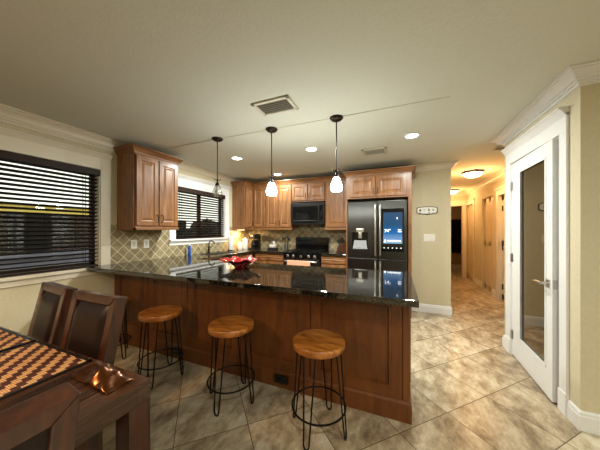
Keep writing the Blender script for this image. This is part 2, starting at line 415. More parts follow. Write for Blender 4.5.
def blinds(name, label, W, pitch=.042):
    y0, y1, z0, z1 = W; t = thing(name, label, 'blinds', (LX-.035, (y0+y1)/2, z0))
    hw = (y1-y0)/2-.012; h = z1-z0
    m = MB(); k = 0; z = h-.075
    a = R(20)
    while z > .03:
        c, s = math.cos(a)*.025, math.sin(a)*.025
        P = [(-c, -s), (c, s)]; nx, nz = -math.sin(a)*.0015, math.cos(a)*.0015
        vs = []
        for (x, zz) in ((-c-nx, z-s-nz), (c-nx, z+s-nz), (c+nx, z+s+nz), (-c+nx, z-s+nz)):
            vs += [(x, -hw, zz), (x, hw, zz)]
        m.add(vs, [(0, 2, 3, 1), (2, 4, 5, 3), (4, 6, 7, 5), (6, 0, 1, 7), (0, 6, 4, 2), (1, 3, 5, 7)])
        z -= pitch
    m.build('slats', M['blind'], t)
    MB().box(-.03, .05, -hw-.008, hw+.008, h-.075, h-.004).build('valance', M['blind'], t, bevel=.004)
    MB().box(-.025, .025, -hw, hw, .002, .022).build('bottom_rail', M['blind'], t, bevel=.003)
    n = 3 if hw > .8 else 2
    for i in range(n):
        y = -hw+.12+(2*hw-.24)*i/(n-1)
        m = MB(); m.box(.0255, .0265, y-.003, y+.003, .01, h-.06); m.box(-.0265, -.0255, y-.003, y+.003, .01, h-.06); m.box(-.026, .026, y-.003, y+.003, .005, .01)
        m.build('ladder_cord', M['blind'], t)
    m = MB(); m.tube([(.04, hw-.05, h-.07), (.04, hw-.05, h*.45)], .003, 6); m.build('pull_cord', M['blind'], t)
    return t
blinds('window_blind', 'wide dark brown slatted blind in the window nearest the dining chairs', W1)
blinds('window_blind', 'small dark brown slatted blind in the white-framed window over the sink', W2)

# ---- mirrored closet door
def paneled(m, x0, x1, z0, z1, y, rows, cols, st=.1, th=.035):
    m.box(x0, x1, y+.006, y+th, z0, z1)
    w = (x1-x0-st*(cols+1))/cols; hh = z1-z0-st*(len(rows)+1); z = z0+st
    ys, ye = y, y+.008
    for c in range(cols+1): m.box(x0+c*(w+st), x0+c*(w+st)+st, ys, ye, z0, z1)
    zz = z0; m.box(x0, x1, ys, ye, z0, z0+st)
    for r in rows:
        for c in range(cols):
            xa = x0+st+c*(w+st); m.panel(xa+.012, xa+w-.012, z+.012, z+hh*r-.012, y+.001, [(.02, -.0)], .006)
        z += hh*r; m.box(x0, x1, ys, ye, z, z+st); z += st
e = struct(bpy.data.objects.new('door_1', None)); COL.objects.link(e); e.location = (DX+.002, 3.225, 0); 
lw = .79; ajar = R(2.4)
e.rotation_euler[2] = -PI/2-ajar      # local +x runs toward -Y (towards the camera); front (-y local) faces -X
def lbox(m, xa, xb, za, zb, ya=0, yb=.035): m.box(xa, xb, ya, yb, za, zb)
m = MB(); gx0, gx1, gz0, gz1 = .20, lw-.10, .245, 1.915
lbox(m, .0, gx0, .012, 2.035); lbox(m, gx1, lw, .012, 2.035); lbox(m, gx0, gx1, .012, gz0); lbox(m, gx0, gx1, gz1, 2.035)
m.build('door_leaf', M['white'], e)
m = MB()
for (xa, xb, za, zb) in ((gx0-.012, gx0+.006, gz0-.012, gz1+.012), (gx1-.006, gx1+.012, gz0-.012, gz1+.012), (gx0, gx1, gz0-.012, gz0+.006), (gx0, gx1, gz1-.006, gz1+.012)):
    m.box(xa, xb, -.006, .001, za, zb)
m.build('glazing_bead', M['white'], e, bevel=.002)
MB().box(gx0, gx1, .012, .018, gz0, gz1).build('pane', M['mirror'], e)
m = MB(); hz = .915
m.box(lw-.075, lw-.03, -.008, 0, hz-.03, hz+.03); m.tube([(lw-.052, -.004, hz), (lw-.052, -.05, hz)], .011, 10)
m.tube([(lw-.045, -.05, hz), (lw-.12, -.052, hz+.003), (lw-.175, -.048, hz-.002)], [.01, .009, .006], 10)
m.build('door_handle', M['steel'], e, smooth=True)
MB().box(lw-.001, lw+.003, .006, .028, hz-.035, hz+.035).build('latch_plate', M['steel'], e)
m = MB()
for z in (.22, 1.04, 1.80):
    m.tube([(-.006, -.006, z-.045), (-.006, -.006, z+.045)], .007, 8); m.box(-.006, .025, -.002, .001, z-.045, z+.045)
m.build('hinge', M['steel'], e)
e['label'] = 'white hallway-side door with full-length bronze mirror glass and lever handle'
e = struct(bpy.data.objects.new('door_frame', None)); COL.objects.link(e); e.name = 'trim_7'
m = MB()
m.box(DX-.018, DX, OY0-.085, OY0, .16, OZ); m.box(DX-.018, DX, OY1, OY1+.11, .16, OZ)
m.box(DX-.024, DX, OY0-.088, OY0+.002, 0, .16); m.box(DX-.024, DX, OY1-.002, OY1+.113, 0, .16)
m.box(DX-.018, DX, OY0-.085, OY1+.11, OZ, OZ+.135)
m.box(DX-.001, DX+.131, OY0-.001, OY0+.015, 0, OZ); m.box(DX-.001, DX+.131, OY1-.003, OY1+.001, 0, OZ); m.box(DX, DX+.13, OY0, OY1, OZ-.008, OZ)
m.box(DX+.05, DX+.063, OY0+.015, OY0+.027, 0, OZ)
m.build('door_casing', M['white'], e, bevel=.003)
z1 = OZ+.135
MB().sweep([(DX, OY0-.085), (DX, OY1+.11)], [(-.0, z1-.02), (.02, z1-.02), (.026, z1-.008), (.05, z1+.025), (.06, z1+.03), (.06, z1+.042), (0, z1+.042)]).build('door_cornice', M['white'], e)
MB().box(DX-.002, DX+.001, OY0+.001, OY0+.004, hz-.03, hz+.03).build('strike_plate', M['steel'], e)

# ---- hall doors
def hall_door(name, loc, rz, w, h, rows, cols, mat, hinges_at=None, knob=None, casing=True):
    e = struct(bpy.data.objects.new(name, None)); COL.objects.link(e); e.location = loc; e.rotation_euler[2] = rz
    m = MB(); paneled(m, .004, w-.004, .012, h-.006, .05, rows, cols, .09); m.build('door_leaf', M[mat], e)
    if hinges_at is not None:
        m = MB()
        for z in (.25, 1.0, 1.75):
            m.tube([(hinges_at, .045, z-.05), (hinges_at, .045, z+.05)], .012, 8)
            m.box(hinges_at-.016, hinges_at+.016, .044, .052, z-.05, z+.05)
        m.build('hinge', M['bronze'], e)
    if knob is not None:
        m = MB(); m.tube([(knob, .05, .95), (knob, .02, .95), (knob, .0, .95)], [.012, .012, .025], 10); m.build('door_knob', M['bronze'], e, smooth=True)
    if casing:
        m = MB(); m.box(-.085, 0, -.018, 0, 0, h); m.box(w, w+.085, -.018, 0, 0, h); m.box(-.085, w+.085, -.018, 0, h, h+.12)
        m.box(-.1, w+.1, -.04, 0, h+.12, h+.15); m.box(-.09, w+.09, -.03, 0, h+.1, h+.12)
        m.box(-.001, .003, 0, .12, 0, h); m.box(w-.003, w+.001, 0, .12, 0, h)
        m.build('door_casing', M['cream'], e, bevel=.002)
    return e
# facing -X: local x runs toward -Y
hall_door('door_2', (HX, D2[1], 0), -PI/2, D2[1]-D2[0], D2[2], [.55, .45], 1, 'cream', hinges_at=.05, knob=.75)
hall_door('door_3', (HX, D3[1], 0), -PI/2, D3[1]-D3[0], D3[2], [.5, .5], 2, 'door_cream', casing=False)
hall_door('door_4', (BP.x+.0, BP.y, 0), ang-PI, AL, 2.02, [.55, .45], 1, 'door_cream', casing=False).location = (BP.x-(BP-AP).normalized().x*.05, BP.y-(BP-AP).normalized().y*.05, 0)
d4 = bpy.data.objects['door_4']
for ch in list(d4.children): bpy.data.objects.remove(ch)
m = MB(); paneled(m, .004, AL-.114, .012, 2.014, .04, [.55, .45], 1, .09); m.build('door_leaf', M['door_cream'], d4)
m = MB(); m.box(-.045, .02, -.018, 0, 0, 2.02); m.box(AL-.13, AL-.05, -.018, 0, 0, 2.02); m.box(-.045, AL-.05, -.018, 0, 2.02, 2.12); m.box(-.05, AL-.045, -.035, 0, 2.12, 2.15)
m.build('door_casing', M['cream'], d4)
m = MB()
for z in (.25, 1.0, 1.75): m.box(AL-.17, AL-.13, .025, .045, z-.05, z+.05)
m.build('hinge', M['bronze'], d4)
e = struct(bpy.data.objects.new('trim_8', None)); COL.objects.link(e)
m = MB(); m.box(1.68, 1.755, 7.98, 8.0, 0, 2.02); m.box(.87, .95, 7.98, 8.0, 0, 2.02); m.box(.87, 1.755, 7.98, 8.0, 2.02, 2.14); m.box(.86, 1.758, 7.96, 8.0, 2.14, 2.17)
m.build('door_casing', M['cream'], e)

# ---- backsplash tiles on the walls
m = MB(); m.box(LX, LX+.008, 1.765, 2.55, .93, 1.40); m.box(LX, LX+.008, 2.55, 3.91, .93, 1.10); m.box(LX, LX+.008, 3.91, BY, .93, 1.40)
struct(m.build('wall_left_tiles', M['splash_l']))
struct(box('wall_back_tiles', M['splash_b'], LX+.008, -.79, BY-.008, BY, .90, 1.84))

# ------------------------------------------------------------------ lamps
def can_light(x, y, label, power=CAN_W):
    t = thing('recessed_light', label, 'ceiling light', (x, y, H), 0, 'recessed kitchen ceiling lights')
    MB().lathe([(.062, -.001), (.064, -.008), (.088, -.008), (.092, -.002), (.09, 0), (.062, 0)], 28, cap0=False, cap1=False).build('trim_ring', M['white'], t, smooth=True)
    MB().lathe([(.062, -.003), (.03, -.0035), (.0005, -.004)], 24).build('lens', M['lens'], t)
    area('downlight', t, (0, 0, -.014), .11, power, CAN_COL)
can_light(-2.2, 2.89, 'glowing round recessed light, leftmost of the front row')
can_light(-1.05, 2.94, 'glowing round recessed light in the middle of the front row')
can_light(.14, 2.95, 'glowing round recessed light nearest the hallway, beside the small ceiling vent')
can_light(-2.12, 4.02, 'glowing round recessed light close to the upper cabinets of the back wall', 6)
for _x, _y, _l in ((2.5, .3, 'added unseen fill light right of the camera'), (2.5, -2.2, 'added unseen fill light behind the camera, right'), (.5, -2.4, 'added unseen fill light behind the camera, middle'), (.6, -.3, 'added unseen fill light overhead of the camera')):  # unseen downlights added around the camera to brighten the room
    can_light(_x, _y, _l, ROOM_W)

def pendant(x, y, label, lit, top=1.838):
    t = thing('pendant_light', label, 'pendant light', (x, y, H), 0, 'pendant lights over the peninsula')
    MB().lathe([(.004, -.034), (.02, -.034), (.045, -.026), (.062, -.01), (.064, 0)], 28).build('ceiling_canopy', M['bronze'], t, smooth=True)
    MB().tube([(0, 0, -.03), (0, 0, -.49)], .0055, 8).build('rod', M['bronze'], t)
    zt = top-H
    m = MB(); m.lathe([(.008, zt+.07), (.012, zt+.05), (.008, zt+.045), (.008, zt+.03), (.018, zt+.022), (.024, zt+.002), (.024, zt-.012), (.01, zt-.012)], 16)
    m.build('socket_cup', M['bronze'], t, smooth=True)
    m = MB()
    for k in range(4):
        a = PI/4+k*PI/2; c, s = math.cos(a), math.sin(a)
        m.tube([(.008*c, .008*s, zt+.05), (.026*c, .026*s, zt+.055), (.04*c, .04*s, zt+.068)], .004, 6)
    m.build('finial_arms', M['bronze'], t, smooth=True)
    prof = [(.02, 0), (.028, -.008), (.036, -.03), (.045, -.058), (.053, -.085), (.055, -.105), (.048, -.126), (.042, -.132)]
    pr = [(r, zt-.004+z) for r, z in prof]
    if lit: pr += [(.001, zt-.13)]
    sh = MB().lathe(pr, 28, cap0=False, cap1=False).build('glass_shade', M['pend_glow'] if lit else M['jar_glass'], t, smooth=True)
    if not lit:
        m = MB(); m.lathe([(.012, zt-.012), (.013, zt-.04), (.024, zt-.06), (.028, zt-.08), (.02, zt-.1), (.002, zt-.107)], 16); m.build('bulb', M['white_ceramic'], t, smooth=True)
        m = MB()
        for k in range(10):
            a = 2*PI*k/10; m.tube([(r*1.02*math.cos(a+i*.25), r*1.02*math.sin(a+i*.25), z) for i, (r, z) in enumerate(pr)], .0018, 5)
        m.build('shade_ribs', M['jar_glass'], t)
    return t
pendant(-1.94, 2.19, 'unlit pendant light with clear ribbed glass shade, in front of the sink window', False, 1.86)
pendant(-1.23, 2.20, 'lit bronze pendant light with glowing white shade, the middle one of three', True)
pendant(-.54, 2.21, 'lit bronze pendant light with glowing white shade, nearest the refrigerator', True)

def hall_light(x, y, label, power):
    t = thing('flush_ceiling_light', label, 'ceiling light', (x, y, H), 0, 'flush hallway ceiling lights')
    MB().lathe([(.14, 0), (.165, -.01), (.165, -.028), (.15, -.034), (.14, -.03)], 32, cap1=False).build('rim', M['bronze'], t, smooth=True)
    MB().lathe([(.15, -.032), (.14, -.058), (.11, -.084), (.07, -.1), (.001, -.108)], 32, cap0=False, cap1=False).build('glass_bowl', M['hall_glow'], t, smooth=True)
    MB().lathe([(.012, -.112), (.014, -.12), (.006, -.13), (.001, -.132)], 12).build('finial', M['bronze'], t, smooth=True)
    point('hall_lamp', t, (0, 0, -.24), power, HALLC, .1)
hall_light(1.25, 5.20, 'glowing dome ceiling light in the hallway, nearer and larger one', HALL_W)
hall_light(1.31, 7.40, 'glowing dome ceiling light at the far end of the hallway', HALL_W*.75)
hall_light(1.2, 9.9, 'unseen dome light added to brighten the dim room beyond the hallway', 4.0)  # unseen lamp added so the far room is not black
# chandelier over the dining table, behind the camera
t = thing('dining_chandelier', 'drum-shaded dining lamp hanging over the table outside the picture', 'chandelier', (-1.8, -.32, H))
MB().lathe([(.06, 0), (.06, -.02), (.01, -.03), (.008, -.38), (.03, -.4), (.03, -.44), (.001, -.45)], 16).build('stem', M['bronze'], t, smooth=True)
MB().lathe([(.20, -.36), (.22, -.58), (.217, -.58), (.197, -.36)], 40, cap0=False, cap1=False).build('drum_shade', plain('linen_shade', rgb(214, 190, 150), .9), t, smooth=True)
MB().lathe([(.03, -.44), (.045, -.48), (.03, -.52), (.001, -.525)], 16).build('bulb', M['hall_glow'], t, smooth=True)
area('dining_lamp', t, (0, 0, -.565), .2, DINING_W, WARM)
# vents
def vent(name, label, x0, x1, y0, y1, n, rim=.03, dark='vent_dark', rz=0):
    cx, cy = (x0+x1)/2, (y0+y1)/2; t = thing(name, label, 'air vent', (cx, cy, H)); a, b = (x1-x0)/2, (y1-y0)/2
    m = MB(); m.box(-a, a, -b, -b+rim, -.012, 0); m.box(-a, a, b-rim, b, -.012, 0); m.box(-a, -a+rim, -b, b, -.012, 0); m.box(a-rim, a, -b, b, -.012, 0)
    m.build('frame', M['vent_white'], t, bevel=.003)
    MB().box(-a+rim, a-rim, -b+rim, b-rim, -.003, -.0005).build('duct_shade_plate', M[dark], t)  # flat plate, the shade inside the duct is put into its dark colour
    m = MB(); ht = 2*(b-rim)
    for i in range(n):
        y = -b+rim+ht*(i+.5)/n; w = ht/n*.13
        vs = [(-a+rim, y-w, -.004), (a-rim, y-w, -.004), (a-rim, y+w, -.010), (-a+rim, y+w, -.010)]
        m.add(vs+[(x, yy, z+.002) for x, yy, z in vs], [(0, 1, 2, 3), (4, 7, 6, 5), (0, 4, 5, 1), (2, 6, 7, 3), (0, 3, 7, 4), (1, 5, 6, 2)])
    m.build('louvers', M['vent_blade'], t)
    t.rotation_euler[2] = rz
    return t
vent('ceiling_vent', 'large louvred ceiling vent above and in front of the pendants', -1.145, -.80, 1.69, 1.915, 6, .03)
vent('ceiling_vent', 'small louvred ceiling vent above the refrigerator', -.45, -.14, 3.22, 3.48, 6, .03)
vent('ceiling_vent', 'small dark grille on the ceiling beside the mirrored door crown, hallway end', 1.15, 1.29, 3.74, 3.90, 4, .02)

# ------------------------------------------------------------------ cabinets
RP = [(.052, 0), (.056, .004), (.064, .009), (.07, .009), (.094, .002), (.1, .002)]
def door_part(parent, x0, x1, z0, z1, y, name='door', pull=None, mat='wood', prof=RP, horiz=False):
    small = min(x1-x0, z1-z0) < .22
    pf = [(i*.55, d) for i, d in prof] if small else prof
    o = MB().panel(x0, x1, z0, z1, y, pf).build(name, M[mat], parent)
    if pull:
        px, pz, vert = pull; l = .048
        m = MB()
        if vert:
            m.tube([(px, y-.001, pz-l), (px, y-.028, pz-l*.8), (px, y-.03, pz), (px, y-.028, pz+l*.8), (px, y-.001, pz+l)], .005, 8)
        else:
            m.tube([(px-l, y-.001, pz), (px-l*.8, y-.026, pz), (px, y-.028, pz), (px+l*.8, y-.026, pz), (px+l, y-.001, pz)], .005, 8)
        m.build('handle', M['bronze'], o, smooth=True)
    return o
def cab_crown(parent, w, d, z, side_l=True, side_r=True, s=.06):
    prof = [(0, z), (.006, z), (.01, z+.02), (.02, z+.03), (s*.6, z+.055), (s, z+.068), (s, z+.08), (0, z+.08)]
    pth = [(0, 0), (w, 0)]
    if side_r: pth = pth+[(w, d)]
    if side_l: pth = [(0, d)]+pth
    prof = [(-o, zz) for o, zz in prof]
    MB().sweep(pth, prof).build('crown_moulding', M['wood_h'], parent)
def upper(name, label, loc, rz, w, d, z0, z1, splits, cl=True, cr=True, rail=True, group='wooden wall cabinets', crown=True):
    """front at local y=0, body goes back to y=d, x from 0 to w"""
    t = thing(name, label, 'cabinet', loc, rz, group)
    MB().box(0, w, .02, d, z0, z1).build('body', M['wood'], t, bevel=.002)
    MB().box(.012, w-.012, .004, .022, z0+.0, z1-.0).build('face_frame', M['wood'], t)
    n = len(splits)-1
    for i in range(n):
        a, b = splits[i]+.006, splits[i+1]-.006
        px = b-.028 if (n == 1 or i == 0) else a+.028
        door_part(t, a, b, z0+.025, z1-.03, -.016, pull=(px, z0+.115, True))
    if crown: cab_crown(t, w, d, z1-.01, cl, cr)
    if rail:
        m = MB(); m.box(-.006, w+.006, -.018, .012, z0-.028, z0+.006)
        if cl: m.box(-.006, .012, -.018, d-.005, z0-.028, z0+.002)
        if cr: m.box(w-.012, w+.006, -.018, d-.005, z0-.028, z0+.002)
        m.build('light_rail', M['wood_h'], t, bevel=.003)
    return t
UZ0, UZ1 = 1.365, 2.25
# facing +X units: rz=90deg : local x -> +Y, local -y -> +X
upper('wall_cabinet', 'two-door wall cabinet hanging alone between the two windows', (-2.85, 1.835, 0), PI/2, .60, .322, UZ0, UZ1+.005, [.01, .30, .59])
upper('wall_cabinet', 'single-door wall cabinet on the window wall beside the sink window', (-2.85, 4.02, 0), PI/2, .25, .32, UZ0, UZ1, [.005, .245], cr=False)
upper('wall_cabinet', 'single-door wall cabinet in the back corner above the coffee maker', (-2.85, 4.27, 0), 0, .33, .32, UZ0, UZ1, [.03, .325], cl=False, cr=False)
upper('wall_cabinet', 'two-door wall cabinet immediately left of the microwave', (-2.52, 4.27, 0), 0, .585, .32, UZ0, UZ1, [.0, .29, .585], cl=False, cr=False)
upper('wall_cabinet', 'short two-door wall cabinet directly above the microwave', (-1.935, 4.27, 0), 0, .675, .32, 1.88, UZ1, [.0, .3375, .675], cl=False, cr=False, rail=False)
upper('wall_cabinet', 'single-door wall cabinet between microwave and refrigerator', (-1.26, 4.27, 0), 0, .455, .32, UZ0, UZ1, [.02, .44], cl=False, cr=False)
t = upper('wall_cabinet', 'short deep two-door cabinet above the refrigerator with tall side panel', (-.80, 3.95, 0), 0, .99, .42, 1.845, 2.22, [.055, .47, .92], cl=True, cr=True, rail=False)
MB().box(.94, .985, .005, .62, 0, 1.86).build('side_panel', M['wood'], t, bevel=.002)
MB().box(0, .02, .005, .62, 0, 1.86).build('side_panel', M['wood'], t)

def base(name, label, loc, rz, w, d, drawers, doors, top=.888):
    t = thing(name, label, 'cabinet', loc, rz, 'wooden base cabinets')
    m = MB(); m.box(0, w, .02, d, .1, top)
    if top < .88: m.box(0, w, .02, .045, top, .888)
    m.build('body', M['wood'], t)
    MB().box(0, w, .08, d, 0, .1).build('toe_kick', M['black'], t)
    for a, b in drawers: door_part(t, a+.006, b-.006, .755, .87, 0, 'drawer', ((a+b)/2, .812, False), mat='wood_h')
    for i, (a, b) in enumerate(doors): door_part(t, a+.006, b-.006, .12, .735, 0, 'door', ((b-.04) if i % 2 == 0 else (a+.04), .66, True))
    return t
base('base_cabinet', 'base cabinet with drawer in the back run, left of the stove', (-2.62, 3.99, 0), 0, .645, .60, [(.02, .645)], [(.02, .33), (.33, .645)])
base('base_cabinet', 'base cabinet with drawer between stove and refrigerator', (-1.25, 3.99, 0), 0, .445, .60, [(0, .445)], [(0, .445)])
base('base_cabinet', 'sink base cabinet under the sink facing away from the window', (-2.63, 2.75, 0), PI/2, .92, .54, [(0, .46), (.46, .92)], [(0, .46), (.46, .92)], .70)
base('base_cabinet', 'narrow base cabinet between sink cabinet and back corner', (-2.63, 3.67, 0), PI/2, .31, .54, [(0, .29)], [(0, .29)])

# ---- peninsula base
t = thing('peninsula_cabinet', 'long reddish-brown panelled peninsula base behind the bar stools', 'cabinet', (-3.17, 1.805, 0))
PX = 3.24
MB().box(0, PX, .012, .62, 0, .888).build('body', M['wood_p'], t, bevel=.002)
MB().sweep([(0, .012), (PX, .012), (PX, .62)], [(0, 0), (-.016, 0), (-.016, .125), (-.008, .145), (0, .15)]).build('plinth', M['wood_p'], t)
edges = [0, .59, 1.19, 1.84, 2.515, PX-.01]
PP = [(.07, 0), (.074, -.006), (.088, -.006), (.096, .012), (.112, .012)]
for i in range(5):
    a, b = edges[i], edges[i+1]
    MB().panel(a+.004, b-.004-(.03 if i == 4 else 0), .15, .885, -.004, PP, .018).build('panel', M['wood_p'], t)
MB().box(PX-.042, PX+.002, -.006, .012, .15, .888).build('corner_post', M['wood_p'], t, bevel=.003)
m = MB(); m.panel(0, .56, .15, .885, 0, PP, .012)
o = m.build('end_panel', M['wood_p'], t, loc=(PX+.008, .04, 0), rz=PI/2)
for lab, x in (('black outlet cover low on the peninsula plinth between the two right stools', 2.2), ('black outlet cover low on the peninsula behind the leftmost visible stool', 1.0)):
    o = thing('outlet_cover', lab, 'outlet', (-3.17+x, 1.80, .085), 0, 'black plinth outlets')
    MB().box(0, .125, -.022, -.011, -.032, .032).build('plate', M['black'], o, bevel=.002)
    MB().box(.03, .095, -.025, -.021, -.015, .015).build('socket', M['black_gloss'], o, bevel=.002)

# ---- worktops
def grid_slab(xs, ys, inc, z0, z1):
    m = MB(); vi = {}
    def V(i, j, k):
        if (i, j, k) not in vi: vi[(i, j, k)] = len(m.v); m.v.append((xs[i], ys[j], (z0, z1)[k]))
        return vi[(i, j, k)]
    ok = lambda i, j: 0 <= i < len(xs)-1 and 0 <= j < len(ys)-1 and inc((xs[i]+xs[i+1])/2, (ys[j]+ys[j+1])/2)
    for i in range(len(xs)-1):
        for j in range(len(ys)-1):
            if not ok(i, j): continue
            m.f.append((V(i, j, 1), V(i+1, j, 1), V(i+1, j+1, 1), V(i, j+1, 1)))
            m.f.append((V(i, j, 0), V(i, j+1, 0), V(i+1, j+1, 0), V(i+1, j, 0)))
            for di, dj, a, b in ((-1, 0, (i, j+1), (i, j)), (1, 0, (i+1, j), (i+1, j+1)), (0, -1, (i, j), (i+1, j)), (0, 1, (i+1, j+1), (i, j+1))):
                if not ok(i+di, j+dj): m.f.append((V(*a, 0), V(*b, 0), V(*b, 1), V(*a, 1)))
    return m
SK = (-3.02, -2.70, 2.98, 3.62)
def inc(x, y):
    if SK[0] < x < SK[1] and SK[2] < y < SK[3]: return False
    return y < 2.52 or x < -2.6 or y > 3.965
wt = grid_slab([-3.172, SK[0], SK[1], -2.6, -1.972, .11], [1.515, 2.52, SK[2], SK[3], 3.965, 4.592],
               lambda x, y: inc(x, y) and not (y > 3 and x > -1.98), .890, .93).build('worktop', M['granite'], None, bevel=.004, seg=3)
tag(wt, 'dark polished granite worktop over the peninsula, sink run and back corner', 'countertop')
wt2 = grid_slab([-1.253, -.803], [3.965, 4.592], lambda x, y: True, .89, .93).build('worktop', M['granite'], None, bevel=.008, seg=3)
tag(wt2, 'short dark granite worktop between stove and refrigerator', 'countertop')
# sink + faucet
t = thing('kitchen_sink', 'stainless undermount kitchen sink below the small window', 'sink', ((SK[0]+SK[1])/2, (SK[2]+SK[3])/2, .71))
a, b = (SK[1]-SK[0])/2-.003, (SK[3]-SK[2])/2-.003
m = MB(); m.box(-a, a, -b, b, 0, .006); m.box(-a, -a+.004, -b, b, 0, .222); m.box(a-.004, a, -b, b, 0, .222); m.box(-a, a, -b, -b+.004, 0, .222); m.box(-a, a, b-.004, b, 0, .222)
m.build('basin', M['steel'], t)
MB().lathe([(.04, .006), (.04, .009), (.02, .008), (.001, .006)], 20).build('drain', M['steel'], t, smooth=True)
t = thing('faucet', 'dark bronze faucet standing behind the sink', 'faucet', (-3.085, 3.27, .93))
MB().lathe([(.028, 0), (.028, .01), (.018, .02), (.016, .1), (.013, .12)], 16).build('base', M['bronze'], t, smooth=True)
MB().tube([(0, 0, .1), (0, 0, .17), (.02, 0, .205), (.06, 0, .215), (.1, 0, .2), (.13, 0, .17)], .011, 10).build('spout', M['bronze'], t, smooth=True)
MB().tube([(0, .015, .09), (0, .045, .1), (.01, .07, .13)], [.008, .007, .006], 8).build('lever', M['bronze'], t, smooth=True)

# ------------------------------------------------------------------ refrigerator
t = thing('refrigerator', 'black stainless french-door refrigerator with lit blue screen', 'refrigerator', (-.765, 3.9, 0))
FW = .89
MB().box(.004, FW-.004, .065, .66, .02, 1.785).build('body', M['fridge_dark'], t, bevel=.004)
mid = .47
def fdoor(name, a, b, z0, z1, hole=None):
    if not hole: return MB().box(a, b, 0, .06, z0, z1).build(name, M['fridge'], t, bevel=.008, seg=3)
    xs = [a, hole[0], hole[1], b]; zs = [z0, hole[2], hole[3], z1]
    g = grid_slab(xs, zs, lambda x, z: not (hole[0] < x < hole[1] and hole[2] < z < hole[3]), 0, .06)
    g.v = [(x, .06-y, z) for (x, z, y) in g.v]
    return g.build(name, M['fridge'], t, bevel=.006, seg=2)
DH = (.075, .315, 1.03, 1.30)
dl = fdoor('door', .002, mid-.002, .895, 1.79, DH)
dr = fdoor('door', mid+.002, FW-.002, .895, 1.79)
fl = fdoor('freezer_door', .002, mid-.002, .06, .885); fr = fdoor('freezer_door', mid+.002, FW-.002, .06, .885)
for i, (x, par, za, zb) in enumerate(((mid-.035, dl, .93, 1.73), (mid+.035, dr, .93, 1.73), (mid-.035, fl, .2, .84), (mid+.035, fr, .2, .84))):
    m = MB(); m.tube([(x, 0, za), (x, -.045, za+.02), (x, -.055, za+.08), (x, -.058, (za+zb)/2), (x, -.055, zb-.08), (x, -.045, zb-.02), (x, 0, zb)], .015, 10)
    m.build('handle', M['steel'], par, smooth=True)
o = MB().box(DH[0]+.001, DH[1]-.001, .045, .0595, DH[2]+.001, DH[3]-.001).build('dispenser_recess', M['black_gloss'], dl)
m = MB(); m.box(.135, .255, -.004, .044, 1.30, 1.36); m.build('dispenser_head', M['steel'], dl, bevel=.01)
m = MB(); m.box(.165, .225, .005, .044, 1.2, 1.30); m.build('dispenser_spout', M['steel'], dl, bevel=.01)
m = MB(); v = [(.10, .04, 1.17), (.29, .04, 1.17), (.31, .0, 1.035), (.085, .0, 1.035)]
m.add(v+[(x, y+.004, z) for x, y, z in v], [(0, 1, 2, 3), (4, 7, 6, 5), (0, 4, 5, 1), (2, 6, 7, 3), (0, 3, 7, 4), (1, 5, 6, 2)]); m.build('dispenser_tray', M['tray_grey'], dl)
sx0, sx1, sz0, sz1 = .525, .845, 1.005, 1.665
s_ = MB().box(sx0, sx1, -.006, .001, sz0, sz1).build('display_bezel', M['black_gloss'], dr, bevel=.003)
MB().box(sx0+.025, sx1-.025, -.009, -.005, sz0+.125, sz1-.06).build('display', M['screen'], s_)
def text(body, size, loc, mat, parent, rot=(PI/2, 0, 0), name='lettering', align='LEFT'):
    c = bpy.data.curves.new(name, 'FONT'); c.body = body; c.size = size; c.extrude = .0006; c.align_x = align
    tmp = bpy.data.objects.new(name, c); COL.objects.link(tmp)
    dg = bpy.context.evaluated_depsgraph_get(); me = bpy.data.meshes.new_from_object(tmp.evaluated_get(dg))
    bpy.data.objects.remove(tmp); o = bpy.data.objects.new(name, me); COL.objects.link(o); me.materials.clear(); me.materials.append(mat)
    o.parent = parent; o.location = loc; o.rotation_euler = rot
    return o
text('74°', .068, (sx0+.04, -.0102, 1.30), M['screen_text'], s_)
for q in ((sx1-.085, sx1-.04, 1.335, 1.345), (sx1-.085, sx1-.035, 1.305, 1.318), (sx0+.04, sx0+.065, 1.15, 1.185), (sx0+.085, sx1-.045, 1.165, 1.18), (sx1-.1, sx1-.092, 1.5, 1.53)):
    MB().box(q[0], q[1], -.0105, -.0088, q[2], q[3]).build('display_icon', M['screen_text'], s_)
m = MB()
for k in range(5): m.box(sx0+.03+k*.06, sx0+.045+k*.06, -.0075, -.006, sz0+.05, sz0+.062)
m.build('touch_buttons', M['clock_text'], s_)

# ------------------------------------------------------------------ range
t = thing('stove', 'black gas stove with silver knobs and a towel on its oven door', 'stove', (-1.965, 3.965, 0)); SW = .70
MB().box(.003, SW-.003, .03, .62, .02, .90).build('body', M['black'], t, bevel=.003)
MB().box(.006, SW-.006, .06, .6, 0, .06).build('kick_plate', M['black'], t)
MB().box(.0, SW, .0, .56, .90, .925).build('cooktop', M['black_gloss'], t, bevel=.004)
m = MB()
for gx in (.04, .26, .48):
    for yy in (.06, .28, .5): m.box(gx, gx+.18, yy, yy+.012, .945, .957)
    for xx in (gx, gx+.084, gx+.168): m.box(xx, xx+.012, .06, .512, .945, .957)
    for xx in (gx, gx+.168):
        for yy in (.06, .5): m.box(xx, xx+.012, yy, yy+.012, .925, .95)
m.build('burner_grate', M['black'], t)
m = MB()
for x in (.13, .35, .57):
    for y in (.17, .4): m.lathe([(.045, .925), (.045, .937), (.03, .94), (.001, .941)], 16, (x, y))
m.build('burner_cap', M['black'], t, smooth=True)
m = MB(); m.box(0, SW, .56, .615, .92, 1.19); o = m.build('back_panel', M['black_gloss'], t, bevel=.01)
MB().box(.25, .45, .556, .561, 1.07, 1.15).build('clock_display', M['black_gloss'], o)
m = MB(); m.box(0, SW, -.012, .03, .825, .90); cp = m.build('control_panel', M['black_gloss'], t, bevel=.006)
